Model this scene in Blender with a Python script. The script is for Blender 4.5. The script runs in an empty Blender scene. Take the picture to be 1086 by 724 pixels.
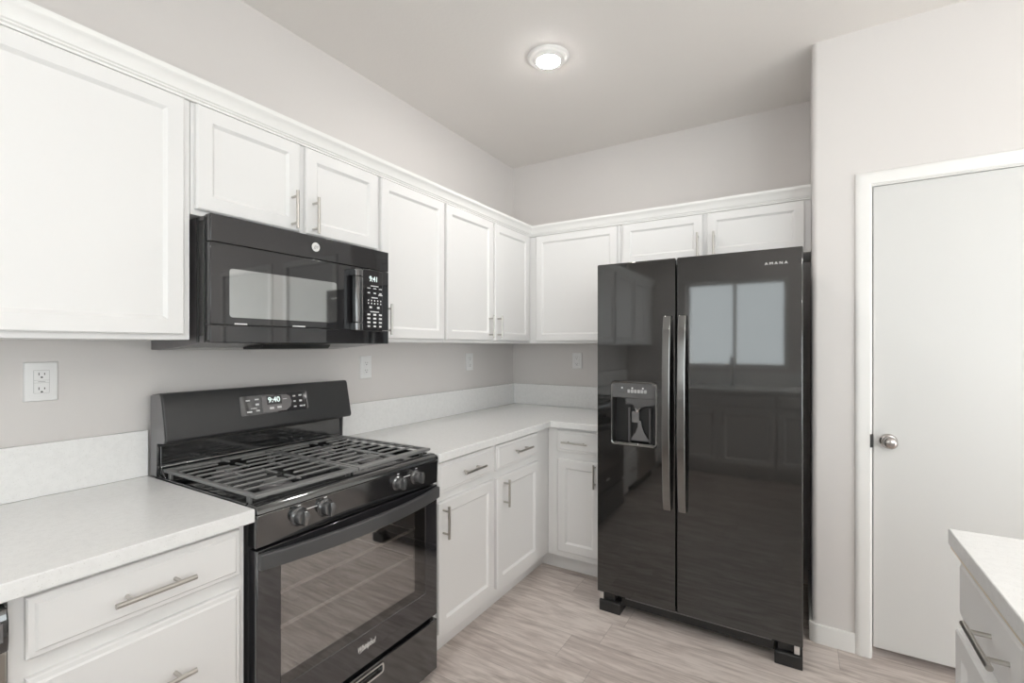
import bpy, bmesh, math, random
from mathutils import Vector, Matrix
random.seed(7)
SC = bpy.context.scene
C = SC.collection
R = math.radians

# ------------------------------------------------------------------ camera
cam_d = bpy.data.cameras.new('camera')
cam = bpy.data.objects.new('camera', cam_d)
C.objects.link(cam)
cam.location = (1.9315, -3.1881, 1.3572)
cam.rotation_euler = (R(90), 0, R(31.37))
cam_d.sensor_width = 36.0
cam_d.lens = 503.7 / 1086 * 36.0
cam_d.shift_y = 5.17 / 1086
cam_d.clip_start = 0.02
SC.camera = cam

# ------------------------------------------------------------------ world, light, exposure
SC.view_settings.view_transform = 'Standard'
SC.view_settings.look = 'None'
SC.view_settings.gamma = 1.0
SC.view_settings.use_curve_mapping = False
SC.view_settings.exposure = 0.06
SC.cycles.max_bounces = 14
SC.cycles.diffuse_bounces = 8
SC.cycles.glossy_bounces = 6
SC.cycles.transparent_max_bounces = 12
SC.cycles.sample_clamp_indirect = 6.0
SKY = 4.45
SUN = 22.0
LAMP = 225.0
w = bpy.data.worlds.new('sky')
SC.world = w
w.use_nodes = True
bg = w.node_tree.nodes['Background']
bg.inputs[0].default_value = (0.93, 0.965, 1.0, 1)
bg.inputs[1].default_value = SKY


def portal(name, loc, rot, sx, sy):
    l = bpy.data.lights.new(name, 'AREA')
    l.shape = 'RECTANGLE'
    l.size = sx
    l.size_y = sy
    l.cycles.is_portal = True
    o = bpy.data.objects.new(name, l)
    C.objects.link(o)
    o.location = loc
    o.rotation_euler = rot


sl = bpy.data.lights.new('sun', 'SUN')
sl.energy = SUN
sl.angle = R(0.6)
sl.color = (0.98, 0.98, 1.0)
so = bpy.data.objects.new('sun', sl)
C.objects.link(so)
so.rotation_euler = (0, R(46), R(-8))
YS = -4.54      # wall behind the camera (kitchen window)
XE = 6.0        # far right wall
H = 2.752       # ceiling
portal('window_daylight', (1.27, YS - 0.14, 1.61), (R(-90), 0, R(180)), 1.06, 0.94)
portal('patio_daylight', (XE + 0.14, -2.7, 1.075), (0, R(90), 0), 2.05, 2.2)
portal('living_daylight', (4.35, YS - 0.14, 1.25), (R(-90), 0, R(180)), 2.7, 2.4)


# ------------------------------------------------------------------ materials
def new_mat(name):
    m = bpy.data.materials.new(name)
    m.use_nodes = True
    nt = m.node_tree
    return m, nt, nt.nodes['Principled BSDF']


def N(nt, kind, **kw):
    n = nt.nodes.new(kind)
    for k, v in kw.items():
        setattr(n, k, v)
    return n


def bump(nt, b, scale, strength, dist=0.002, detail=3.0, coord='Object', stretch=None):
    tc = N(nt, 'ShaderNodeTexCoord')
    nz = N(nt, 'ShaderNodeTexNoise')
    nz.inputs['Scale'].default_value = scale
    nz.inputs['Detail'].default_value = detail
    src = tc.outputs[coord]
    if stretch:
        mp = N(nt, 'ShaderNodeMapping')
        mp.inputs['Scale'].default_value = stretch
        nt.links.new(src, mp.inputs[0])
        src = mp.outputs[0]
    nt.links.new(src, nz.inputs['Vector'])
    bp = N(nt, 'ShaderNodeBump')
    bp.inputs['Strength'].default_value = strength
    bp.inputs['Distance'].default_value = dist
    nt.links.new(nz.outputs[0], bp.inputs['Height'])
    nt.links.new(bp.outputs[0], b.inputs['Normal'])
    return nz


def mat(name, col, rough=0.5, metal=0.0, ior=1.5, coat=0.0, bmp=None, var=0.0, varscale=3.0):
    m, nt, b = new_mat(name)
    b.inputs['Base Color'].default_value = (*col, 1)
    b.inputs['Roughness'].default_value = rough
    b.inputs['Metallic'].default_value = metal
    b.inputs['IOR'].default_value = ior
    b.inputs['Coat Weight'].default_value = coat
    if bmp:
        bump(nt, b, *bmp)
    if var > 0:
        tc = N(nt, 'ShaderNodeTexCoord')
        nz = N(nt, 'ShaderNodeTexNoise')
        nz.inputs['Scale'].default_value = varscale
        nt.links.new(tc.outputs['Object'], nz.inputs['Vector'])
        mx = N(nt, 'ShaderNodeMix', data_type='RGBA')
        mx.inputs['A'].default_value = (*[c * (1 - var) for c in col], 1)
        mx.inputs['B'].default_value = (*[min(1, c * (1 + var)) for c in col], 1)
        nt.links.new(nz.outputs[0], mx.inputs['Factor'])
        nt.links.new(mx.outputs['Result'], b.inputs['Base Color'])
    return m


M = {}
M['wall'] = mat('greige_wall_paint', (0.675, 0.65, 0.636), 0.55, bmp=(160, 0.12, 0.0015), var=0.012)
M['ceiling'] = mat('ceiling_paint', (0.76, 0.735, 0.71), 0.7, bmp=(60, 0.25, 0.002), var=0.012)
M['cab'] = mat('white_cabinet_paint', (0.785, 0.78, 0.775), 0.38, bmp=(90, 0.04, 0.001, 2.0, 'Object', (1, 1, 0.15)))
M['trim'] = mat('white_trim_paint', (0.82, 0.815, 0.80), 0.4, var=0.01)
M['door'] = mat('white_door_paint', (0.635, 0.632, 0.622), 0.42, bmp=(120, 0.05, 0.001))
M['nickel'] = mat('brushed_nickel', (0.55, 0.53, 0.50), 0.3, 1.0, bmp=(300, 0.05, 0.0005))
M['knob'] = mat('satin_nickel_knob', (0.50, 0.47, 0.45), 0.16, 1.0, var=0.02)
M['black'] = mat('black_gloss_enamel', (0.014, 0.014, 0.015), 0.09, ior=2.3, var=0.1)
M['glass_black'] = mat('black_glass', (0.022, 0.021, 0.024), 0.03, ior=2.0, var=0.05)
M['mw_black'] = mat('black_microwave_glass', (0.018, 0.0175, 0.019), 0.03, ior=1.6, var=0.05)
M['fridge'] = mat('black_fridge_enamel', (0.010, 0.0098, 0.0093), 0.045, ior=1.86, bmp=(7, 0.03, 0.002))
M['fridge_side'] = mat('fridge_cabinet_side', (0.22, 0.22, 0.22), 0.35, var=0.1)
M['satin_black'] = mat('satin_black_metal', (0.085, 0.085, 0.087), 0.34, 0.3, bmp=(250, 0.03, 0.0005))
M['console'] = mat('charcoal_console_metal', (0.048, 0.048, 0.049), 0.33, 0.25, bmp=(250, 0.03, 0.0005))
M['handle_black'] = mat('gloss_black_handle', (0.24, 0.24, 0.235), 0.13, 1.0, ior=2.2, var=0.1)
M['plastic_black'] = mat('black_plastic', (0.018, 0.018, 0.018), 0.35, var=0.1)
M['iron'] = mat('cast_iron_grate', (0.23, 0.23, 0.228), 0.38, 0.2, bmp=(400, 0.1, 0.0005))
M['chrome'] = mat('chrome', (0.75, 0.75, 0.75), 0.12, 1.0, var=0.02)
M['grey_metal'] = mat('painted_grey_metal', (0.22, 0.21, 0.215), 0.3, 0.5, var=0.05)
M['rack_glint'] = mat('oven_rack_glint', (0.92, 0.88, 0.80), 0.35, 0.2, var=0.02)  # pale base colour stands in for chrome catching the light
M['end_grey'] = mat('grey_end_cap', (0.22, 0.215, 0.22), 0.3, 0.4, var=0.05)
M['knob_black'] = mat('grey_black_knob', (0.13, 0.13, 0.132), 0.16, 0.5, ior=2.0, var=0.05)
M['plate'] = mat('white_plastic_plate', (0.80, 0.80, 0.80), 0.3, var=0.01)
M['slot'] = mat('dark_slot', (0.05, 0.05, 0.05), 0.6, var=0.1)
M['slot_grey'] = mat('grey_slot', (0.36, 0.36, 0.36), 0.6, var=0.05)
M['steel'] = mat('stainless_steel', (0.52, 0.49, 0.45), 0.28, 1.0, bmp=(200, 0.05, 0.0005))
M['print'] = mat('white_print', (0.75, 0.75, 0.75), 0.5, var=0.02)
M['print_grey'] = mat('grey_print', (0.42, 0.42, 0.42), 0.5, var=0.02)
M['logo_silver'] = mat('silver_logo', (0.80, 0.80, 0.78), 0.3, 0.3, var=0.02)
M['mw_window'] = mat('mirror_mesh_window', (0.345, 0.352, 0.352), 0.04, 1.0, var=0.02, varscale=30)
M['mw_under'] = mat('microwave_underside', (0.55, 0.54, 0.53), 0.4, 0.2, var=0.05)
M['oven_in'] = mat('oven_enamel', (0.05, 0.045, 0.045), 0.3, var=0.3, varscale=12)
M['ply'] = mat('raw_plywood_edge', (0.62, 0.53, 0.40), 0.7, var=0.1, varscale=40)
M['hose'] = mat('clear_label_white', (0.7, 0.7, 0.68), 0.5, var=0.05)


def emission(name, col, s):
    m = bpy.data.materials.new(name)
    m.use_nodes = True
    nt = m.node_tree
    nt.nodes.remove(nt.nodes['Principled BSDF'])
    e = N(nt, 'ShaderNodeEmission')
    e.inputs[0].default_value = (*col, 1)
    e.inputs[1].default_value = s
    nt.links.new(e.outputs[0], nt.nodes['Material Output'].inputs[0])
    return m


M['lens'] = emission('lamp_lens_glow', (1.0, 0.975, 0.945), LAMP)
M['digits'] = emission('display_digits', (0.88, 1.0, 0.96), 1.1)


def quartz():
    m, nt, b = new_mat('speckled_white_quartz')
    tc = N(nt, 'ShaderNodeTexCoord')
    vo = N(nt, 'ShaderNodeTexVoronoi')
    vo.inputs['Scale'].default_value = 170
    nz = N(nt, 'ShaderNodeTexNoise')
    nz.inputs['Scale'].default_value = 60
    nz.inputs['Detail'].default_value = 5
    for n in (vo, nz):
        nt.links.new(tc.outputs['Object'], n.inputs['Vector'])
    r1 = N(nt, 'ShaderNodeValToRGB')
    r1.color_ramp.elements[0].position = 0.10
    r1.color_ramp.elements[0].color = (0.70, 0.695, 0.68, 1)
    r1.color_ramp.elements[1].position = 0.22
    r1.color_ramp.elements[1].color = (0.82, 0.82, 0.815, 1)
    r2 = N(nt, 'ShaderNodeValToRGB')
    r2.color_ramp.elements[0].position = 0.35
    r2.color_ramp.elements[0].color = (0.96, 0.96, 0.96, 1)
    r2.color_ramp.elements[1].position = 0.6
    r2.color_ramp.elements[1].color = (1, 1, 1, 1)
    mx = N(nt, 'ShaderNodeMix', data_type='RGBA', blend_type='MULTIPLY')
    mx.inputs['Factor'].default_value = 1
    nt.links.new(vo.outputs['Distance'], r1.inputs[0])
    nt.links.new(nz.outputs[0], r2.inputs[0])
    nt.links.new(r1.outputs[0], mx.inputs['A'])
    nt.links.new(r2.outputs[0], mx.inputs['B'])
    nt.links.new(mx.outputs['Result'], b.inputs['Base Color'])
    b.inputs['Roughness'].default_value = 0.18
    return m


M['quartz'] = quartz()


def plank_floor():
    m, nt, b = new_mat('grey_oak_plank_floor')
    L = nt.links.new

    def math_(op, a, bb=None, c=None):
        n = N(nt, 'ShaderNodeMath', operation=op)
        for i, v in enumerate((a, bb, c)):
            if v is None:
                continue
            if isinstance(v, (int, float)):
                n.inputs[i].default_value = v
            else:
                L(v, n.inputs[i])
        return n.outputs[0]
    geo = N(nt, 'ShaderNodeNewGeometry')
    sep = N(nt, 'ShaderNodeSeparateXYZ')
    L(geo.outputs['Position'], sep.inputs[0])
    X, Y = sep.outputs[0], sep.outputs[1]
    W, LEN = 0.18, 1.22
    yy = math_('DIVIDE', math_('ADD', Y, 0.95 + 20 * W), W)
    row = math_('FLOOR', yy)
    wn = N(nt, 'ShaderNodeTexWhiteNoise', noise_dimensions='1D')
    L(row, wn.inputs['W'])
    xx = math_('ADD', math_('DIVIDE', X, LEN), math_('MULTIPLY', wn.outputs[0], 7.31))
    col = math_('FLOOR', xx)
    cmb = N(nt, 'ShaderNodeCombineXYZ')
    L(row, cmb.inputs[0])
    L(col, cmb.inputs[1])
    wn2 = N(nt, 'ShaderNodeTexWhiteNoise', noise_dimensions='3D')
    L(cmb.outputs[0], wn2.inputs['Vector'])
    tone = wn2.outputs[0]
    # grain stretched along x, different in each plank
    cg = N(nt, 'ShaderNodeCombineXYZ')
    L(math_('MULTIPLY', X, 6.5), cg.inputs[0])
    L(math_('MULTIPLY', Y, 62.0), cg.inputs[1])
    L(math_('MULTIPLY', tone, 37.0), cg.inputs[2])
    n1 = N(nt, 'ShaderNodeTexNoise')
    n1.inputs['Scale'].default_value = 1.0
    n1.inputs['Detail'].default_value = 6
    n1.inputs['Roughness'].default_value = 0.62
    n1.inputs['Distortion'].default_value = 0.5
    L(cg.outputs[0], n1.inputs['Vector'])
    cg2 = N(nt, 'ShaderNodeCombineXYZ')
    L(math_('MULTIPLY', X, 1.9), cg2.inputs[0])
    L(math_('MULTIPLY', Y, 11.0), cg2.inputs[1])
    L(math_('MULTIPLY', tone, 11.0), cg2.inputs[2])
    n2 = N(nt, 'ShaderNodeTexNoise')
    n2.inputs['Scale'].default_value = 1.6
    n2.inputs['Detail'].default_value = 5
    n2.inputs['Distortion'].default_value = 1.5
    L(cg2.outputs[0], n2.inputs['Vector'])
    val = math_('ADD', math_('MULTIPLY', n1.outputs[0], 0.46), math_('MULTIPLY', n2.outputs[0], 0.54))
    val = math_('ADD', val, math_('MULTIPLY', math_('SUBTRACT', tone, 0.5), 0.07))
    rp = N(nt, 'ShaderNodeValToRGB')
    e = rp.color_ramp.elements
    e[0].position = 0.30
    e[0].color = (0.36, 0.305, 0.28, 1)
    e[1].position = 0.74
    e[1].color = (0.72, 0.66, 0.615, 1)
    a = e.new(0.46)
    a.color = (0.53, 0.465, 0.432, 1)
    a = e.new(0.58)
    a.color = (0.68, 0.615, 0.575, 1)
    L(val, rp.inputs[0])
    # joints
    fy = math_('FRACT', yy)
    fx = math_('FRACT', xx)
    ey = math_('MINIMUM', fy, math_('SUBTRACT', 1.0, fy))
    ex = math_('MINIMUM', fx, math_('SUBTRACT', 1.0, fx))
    gy = math_('LESS_THAN', ey, 0.0065)
    gx = math_('LESS_THAN', ex, 0.0011)
    g = math_('MAXIMUM', gy, gx)
    mx = N(nt, 'ShaderNodeMix', data_type='RGBA')
    mx.inputs['B'].default_value = (0.13, 0.11, 0.10, 1)
    L(math_('MULTIPLY', g, 0.38), mx.inputs['Factor'])
    L(rp.outputs[0], mx.inputs['A'])
    L(mx.outputs['Result'], b.inputs['Base Color'])
    b.inputs['Roughness'].default_value = 0.42
    bp = N(nt, 'ShaderNodeBump')
    bp.inputs['Strength'].default_value = 0.25
    bp.inputs['Distance'].default_value = 0.001
    L(n1.outputs[0], bp.inputs['Height'])
    L(bp.outputs[0], b.inputs['Normal'])
    return m


M['floor'] = plank_floor()


def half_mirror(name, refl, tcol, rough=0.03):
    m = bpy.data.materials.new(name)
    m.use_nodes = True
    nt = m.node_tree
    nt.nodes.remove(nt.nodes['Principled BSDF'])
    t = N(nt, 'ShaderNodeBsdfTransparent')
    t.inputs[0].default_value = (*tcol, 1)
    g = N(nt, 'ShaderNodeBsdfGlossy')
    g.inputs['Roughness'].default_value = rough
    mx = N(nt, 'ShaderNodeMixShader')
    mx.inputs[0].default_value = refl
    nt.links.new(t.outputs[0], mx.inputs[1])
    nt.links.new(g.outputs[0], mx.inputs[2])
    nt.links.new(mx.outputs[0], nt.nodes['Material Output'].inputs[0])
    return m


M['oven_glass'] = half_mirror('coated_oven_glass', 0.40, (0.80, 0.77, 0.76))
M['oven_border'] = half_mirror('tinted_oven_glass', 0.20, (0.25, 0.24, 0.24))
M['pane'] = half_mirror('clear_window_glass', 0.05, (0.96, 0.98, 0.97), 0.0)


# ------------------------------------------------------------------ mesh builder
def TW(a, d, z): return (a, d, z)              # world
def TL(a, d, z): return (d, a, z)              # along the left wall: a = y, d = distance from wall
def TB(a, d, z): return (a, -d, z)             # along the back wall: a = x
def TF(a, d, z): return (a, YS + d, z)         # along the wall behind the camera
def TR(a, d, z): return (a, -0.598 - d, z)     # pantry wall
XI = 3.23
def TI(a, d, z): return (XI - d, a, z)         # island: d measured from the far side towards the aisle
def TE(a, d, z): return (XE - d, a, z)


class MB:
    def __init__(s, T=TW):
        s.v = []
        s.f = []
        s.T = T

    def add(s, pts, faces):
        o = len(s.v)
        s.v += [Vector(s.T(*p)) for p in pts]
        s.f += [[i + o for i in f] for f in faces]
        return s

    def box(s, a0, a1, d0, d1, z0, z1):
        p = [(a, d, z) for a in (a0, a1) for d in (d0, d1) for z in (z0, z1)]
        return s.add(p, [(0, 1, 3, 2), (4, 6, 7, 5), (0, 4, 5, 1), (2, 3, 7, 6), (0, 2, 6, 4), (1, 5, 7, 3)])

    def prism(s, poly, axis, t0, t1):
        """poly in the two other axes; axis 0,1,2 of local coordinates"""
        def mk(p, t):
            if axis == 0: return (t, p[0], p[1])
            if axis == 1: return (p[0], t, p[1])
            return (p[0], p[1], t)
        n = len(poly)
        pts = [mk(p, t0) for p in poly] + [mk(p, t1) for p in poly]
        fs = [list(range(n))[::-1], list(range(n, 2 * n))]
        fs += [(i, (i + 1) % n, n + (i + 1) % n, n + i) for i in range(n)]
        return s.add(pts, fs)

    def tube(s, pts, r, seg=12, cap=True):
        pts = [Vector(p) for p in pts]
        rings = []
        up = None
        for i, p in enumerate(pts):
            if i == 0: t = pts[1] - p
            elif i == len(pts) - 1: t = p - pts[i - 1]
            else: t = (pts[i + 1] - p).normalized() + (p - pts[i - 1]).normalized()
            t.normalize()
            if up is None:
                up = Vector((0, 0, 1)) if abs(t.z) < 0.9 else Vector((1, 0, 0))
            x = t.cross(up).normalized()
            y = x.cross(t).normalized()
            up = y
            rr = r[i] if isinstance(r, (list, tuple)) else r
            rings.append([tuple(p + x * (math.cos(2 * math.pi * k / seg) * rr) + y * (math.sin(2 * math.pi * k / seg) * rr)) for k in range(seg)])
        P = [q for rg in rings for q in rg]
        F = []
        for i in range(len(rings) - 1):
            for k in range(seg):
                k2 = (k + 1) % seg
                F.append((i * seg + k, i * seg + k2, (i + 1) * seg + k2, (i + 1) * seg + k))
        if cap:
            F.append(list(range(seg))[::-1])
            F.append([(len(rings) - 1) * seg + k for k in range(seg)])
        return s.add(P, F)

    def lathe(s, c, axis, prof, seg=32, sc=(1, 1)):
        """prof: (radius, offset along axis)"""
        c = Vector(c)
        ax = {0: Vector((1, 0, 0)), 1: Vector((0, 1, 0)), 2: Vector((0, 0, 1))}[axis]
        u = {0: Vector((0, 1, 0)), 1: Vector((1, 0, 0)), 2: Vector((1, 0, 0))}[axis]
        w_ = ax.cross(u)
        P = []
        F = []
        for r_, h in prof:
            for k in range(seg):
                a = 2 * math.pi * k / seg
                P.append(tuple(c + ax * h + u * (math.cos(a) * r_ * sc[0]) + w_ * (math.sin(a) * r_ * sc[1])))
        for i in range(len(prof) - 1):
            for k in range(seg):
                k2 = (k + 1) % seg
                F.append((i * seg + k, i * seg + k2, (i + 1) * seg + k2, (i + 1) * seg + k))
        F.append(list(range(seg))[::-1])
        F.append([(len(prof) - 1) * seg + k for k in range(seg)])
        return s.add(P, F)

    def sweep(s, path, nrm, prof, closed=False):
        """mitred sweep: prof = closed outline of (u, v); u = left of the path in its plane, v = along nrm"""
        path = [Vector(p) for p in path]
        nrm = Vector(nrm)
        n = len(path)
        P = []
        for i, p in enumerate(path):
            d0 = (p - path[i - 1]).normalized() if (i > 0 or closed) else None
            d1 = (path[(i + 1) % n] - p).normalized() if (i < n - 1 or closed) else None
            if d0 is None: d0 = d1
            if d1 is None: d1 = d0
            n0 = nrm.cross(d0)
            n1 = nrm.cross(d1)
            mt = (n0 + n1)
            mt = mt / max(1e-6, mt.dot(n0))
            P += [tuple(p + mt * u + nrm * v) for u, v in prof]
        k = len(prof)
        F = []
        for i in range(n if closed else n - 1):
            for j in range(k):
                j2 = (j + 1) % k
                b_ = ((i + 1) % n) * k
                F.append((i * k + j, i * k + j2, b_ + j2, b_ + j))
        if not closed:
            F.append(list(range(k))[::-1])
            F.append([(n - 1) * k + j for j in range(k)])
        return s.add(P, F)

    def panel(s, a0, a1, z0, z1, rings, back):
        """slab seen from +d with concentric rings (inset, d) on its face; back = d of the back"""
        P = [(a0, back, z0), (a1, back, z0), (a1, back, z1), (a0, back, z1)]
        F = [(3, 2, 1, 0)]
        for i_, d in rings:
            P += [(a0 + i_, d, z0 + i_), (a1 - i_, d, z0 + i_), (a1 - i_, d, z1 - i_), (a0 + i_, d, z1 - i_)]
        for r_ in range(len(rings)):
            for k in range(4):
                k2 = (k + 1) % 4
                F.append((r_ * 4 + k, r_ * 4 + k2, (r_ + 1) * 4 + k2, (r_ + 1) * 4 + k))
        o = len(rings) * 4
        F.append((o, o + 1, o + 2, o + 3))
        return s.add(P, F)


def tag(o, label=None, cat=None, group=None, kind=None):
    if label: o['label'] = label
    if cat: o['category'] = cat
    if group: o['group'] = group
    if kind: o['kind'] = kind
    return o


def wloc(o):
    v = Vector((0, 0, 0))
    while o is not None:
        v += Vector(o.location)
        o = o.parent
    return v


def make_obj(name, vs, fs, material, parent=None, bev=0.0, smooth=35, origin=None, seg=2):
    if parent is not None:
        org = Vector((0, 0, 0)) + wloc(parent)
        loc = Vector((0, 0, 0))
    else:
        xs = [v.x for v in vs]; ys = [v.y for v in vs]; zs = [v.z for v in vs]
        org = Vector(((min(xs) + max(xs)) / 2, (min(ys) + max(ys)) / 2, min(zs))) if origin is None else Vector(origin)
        loc = org
    me = bpy.data.meshes.new(name)
    me.from_pydata([tuple(v - org) for v in vs], [], fs)
    bm = bmesh.new()
    bm.from_mesh(me)
    bmesh.ops.recalc_face_normals(bm, faces=bm.faces)
    for f in bm.faces: f.smooth = True
    bm.to_mesh(me)
    bm.free()
    me.set_sharp_from_angle(angle=R(smooth))
    me.materials.append(material)
    o = bpy.data.objects.new(name, me)
    C.objects.link(o)
    o.location = loc
    if parent is not None: o.parent = parent
    if bev > 0:
        md = o.modifiers.new('edge', 'BEVEL')
        md.width = bev
        md.segments = seg
        md.limit_method = 'ANGLE'
        md.angle_limit = R(40)
    return o


def obj(name, mb, material, parent=None, bev=0.0, smooth=35, seg=2):
    return make_obj(name, mb.v, mb.f, M[material], parent, bev, smooth, seg=seg)


def struct(name, mb, material, bev=0.0, parent=None, seg=2):
    o = obj(name, mb, material, parent, bev, seg=seg)
    if parent is None: o['kind'] = 'structure'
    return o


def thing(name, label, cat, loc, group=None):
    o = bpy.data.objects.new(name, None)
    C.objects.link(o)
    o.location = loc
    o.empty_display_size = 0.1
    return tag(o, label, cat, group)


def cut(o, mb):
    """cut a closed shape out of a finished object (applied, the cutter is deleted)"""
    c = make_obj('cutter', mb.v, mb.f, M['black'], None, 0, origin=(0, 0, 0))
    md = o.modifiers.new('cut', 'BOOLEAN')
    md.operation = 'DIFFERENCE'
    md.object = c
    md.solver = 'EXACT'
    bpy.context.view_layer.update()
    dg = bpy.context.evaluated_depsgraph_get()
    me = bpy.data.meshes.new_from_object(o.evaluated_get(dg))
    o.modifiers.clear()
    o.data = me
    me.set_sharp_from_angle(angle=R(25))
    bpy.data.objects.remove(c)
    return o


def text(name, body, size, loc, rot, material, parent, depth=0.0004, sx=1.0, shear=0.0, offset=0.0):
    cu = bpy.data.curves.new(name, 'FONT')
    cu.body = body
    cu.size = size
    cu.align_x = 'CENTER'
    cu.align_y = 'CENTER'
    cu.extrude = depth
    cu.shear = shear
    cu.offset = offset
    cu.resolution_u = 4
    t = bpy.data.objects.new(name, cu)
    C.objects.link(t)
    bpy.context.view_layer.update()
    dg = bpy.context.evaluated_depsgraph_get()
    me = bpy.data.meshes.new_from_object(t.evaluated_get(dg))
    bpy.data.objects.remove(t)
    mtx = Matrix.Rotation(rot[2], 4, 'Z') @ Matrix.Rotation(rot[1], 4, 'Y') @ Matrix.Rotation(rot[0], 4, 'X') @ Matrix.Scale(sx, 4, (1, 0, 0))
    me.transform(mtx)
    me.transform(Matrix.Translation(Vector(loc) - wloc(parent)))
    me.materials.clear()
    me.materials.append(M[material])
    o = bpy.data.objects.new(name, me)
    C.objects.link(o)
    o.parent = parent
    return o


FACE_X = (R(90), 0, R(90))      # text facing +x
FACE_NY = (R(90), 0, 0)         # text facing -y


def arc(cx, cy, r, a0, a1, n=6):
    return [(cx + r * math.cos(R(a0 + (a1 - a0) * i / n)), cy + r * math.sin(R(a0 + (a1 - a0) * i / n))) for i in range(n + 1)]


def rrect(x0, x1, y0, y1, r, n=5):
    return arc(x1 - r, y0 + r, r, -90, 0, n) + arc(x1 - r, y1 - r, r, 0, 90, n) + arc(x0 + r, y1 - r, r, 90, 180, n) + arc(x0 + r, y0 + r, r, 180, 270, n)


# ================================================================== SETTING
T_ = 0.12
struct('floor', MB().box(-T_, XE + T_, YS - T_, T_, -0.06, 0.0), 'floor')
ceil = struct('ceiling', MB().box(-T_, XE + T_, YS - T_, T_, H, H + 0.06), 'ceiling')
struct('wall_left', MB().box(-T_, 0, YS - T_, T_, 0, H), 'wall')
struct('wall_back', MB().box(0, XE, 0, T_, 0, H), 'wall')

# pantry wall: stub beside the fridge with a rounded corner, door openings
DX0, DX1 = 2.192, 2.812
EX0, EX1 = 3.10, 3.87
DZ = 2.060
wr = MB()
plan = [(1.974, -0.001)] + [(x, y) for x, y in arc(1.996, -0.576, 0.022, 180, 270, 8)] + [(DX0, -0.598), (DX0, -0.488), (2.084, -0.488), (2.084, -0.001)]
wr.prism(plan, 2, 0, H)
wr.box(DX0, DX1, -0.598, -0.488, DZ, H)
wr.box(DX1, EX0, -0.598, -0.488, 0, H)
wr.box(EX0, EX1, -0.598, -0.488, DZ, H)
wr.box(EX1, XE, -0.598, -0.488, 0, H)
struct('wall_right', wr, 'wall')

# wall behind the camera, kitchen window and an unseen living window added for light
W1 = (0.73, 1.81, 1.11, 2.12)
W2 = (3.0, 5.7, 0.05, 2.45)
wf = MB()
for a0, a1, z0, z1 in ((0, W1[0], 0, H), (W1[0], W1[1], 0, W1[2]), (W1[0], W1[1], W1[3], H), (W1[1], W2[0], 0, H),
                       (W2[0], W2[1], 0, W2[2]), (W2[0], W2[1], W2[3], H), (W2[1], XE, 0, H)):
    wf.box(a0, a1, YS - T_, YS, z0, z1)
struct('wall_front', wf, 'wall')
W3 = (-3.8, -1.6, 0.05, 2.10)  # unseen patio opening, added and sized to tune incoming light
we = MB(lambda a, d, z: (d, a, z))
for a0, a1, z0, z1 in ((YS - T_, W3[0], 0, H), (W3[0], W3[1], 0, W3[2]), (W3[0], W3[1], W3[3], H), (W3[1], -0.598, 0, H)):
    we.box(a0, a1, XE, XE + T_, z0, z1)
struct('wall_far_right', we, 'wall')


def window(n, T, a0, a1, z0, z1):
    fr = MB(T)
    fw = 0.045
    fr.box(a0, a0 + fw, -0.09, -0.03, z0, z1).box(a1 - fw, a1, -0.09, -0.03, z0, z1)
    fr.box(a0 + fw, a1 - fw, -0.09, -0.03, z0, z0 + fw).box(a0 + fw, a1 - fw, -0.09, -0.03, z1 - fw, z1)
    mid = (a0 + a1) / 2
    fr.box(mid - 0.018, mid + 0.018, -0.085, -0.035, z0 + fw, z1 - fw)
    o = struct('window_%d' % n, fr, 'trim', 0.003)
    obj('pane', MB(T).box(a0 + fw, a1 - fw, -0.064, -0.060, z0 + fw, z1 - fw), 'pane', o)


window(1, TF, *W1)
window(2, TF, *W2)
window(3, TE, *W3)

# doors in the pantry wall
def wall_door(n, x0, x1, lock_left):
    yf = -0.592
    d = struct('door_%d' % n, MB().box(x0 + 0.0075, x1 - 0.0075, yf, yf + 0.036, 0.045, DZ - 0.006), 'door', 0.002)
    kx = x0 + 0.060 if lock_left else x1 - 0.060
    kn = MB()
    kn.lathe((kx, yf, 0.948), 1, [(0.001, -0.0635), (0.012, -0.063), (0.020, -0.060), (0.0255, -0.052), (0.0262, -0.045), (0.0235, -0.036),
                                  (0.016, -0.028), (0.0125, -0.022), (0.0125, -0.012), (0.027, -0.010), (0.0315, -0.005), (0.032, -0.0005), (0.032, 0.0)], 32)
    obj('door_knob', kn, 'knob', d)
    # casing (mitred) and jamb lining
    cp = [(0.0, 0.0), (0.0, 0.010), (0.006, 0.015), (0.040, 0.016), (0.052, 0.013), (0.057, 0.008), (0.057, 0.0)]
    cs = MB()
    cs.sweep([(x0 + 0.0, -0.598, 0.0), (x0 + 0.0, -0.598, DZ), (x1, -0.598, DZ), (x1, -0.598, 0.0)], (0, -1, 0), cp)
    struct('trim_%d' % (n + 1), cs, 'trim')
    jb = MB()
    jb.box(x0, x0 + 0.003, -0.598, -0.488, 0, DZ).box(x1 - 0.003, x1, -0.598, -0.488, 0, DZ).box(x0, x1, -0.598, -0.488, DZ - 0.004, DZ)
    j = struct('trim_%d' % (n + 4), jb, 'trim')
    sx = x0 if lock_left else x1
    obj('strike_plate', MB().box(sx - 0.006, sx + 0.0045, -0.6145, -0.560, 0.918, 0.975), 'slot', j)


wall_door(1, DX0, DX1, True)
wall_door(2, EX0, EX1, False)

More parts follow.
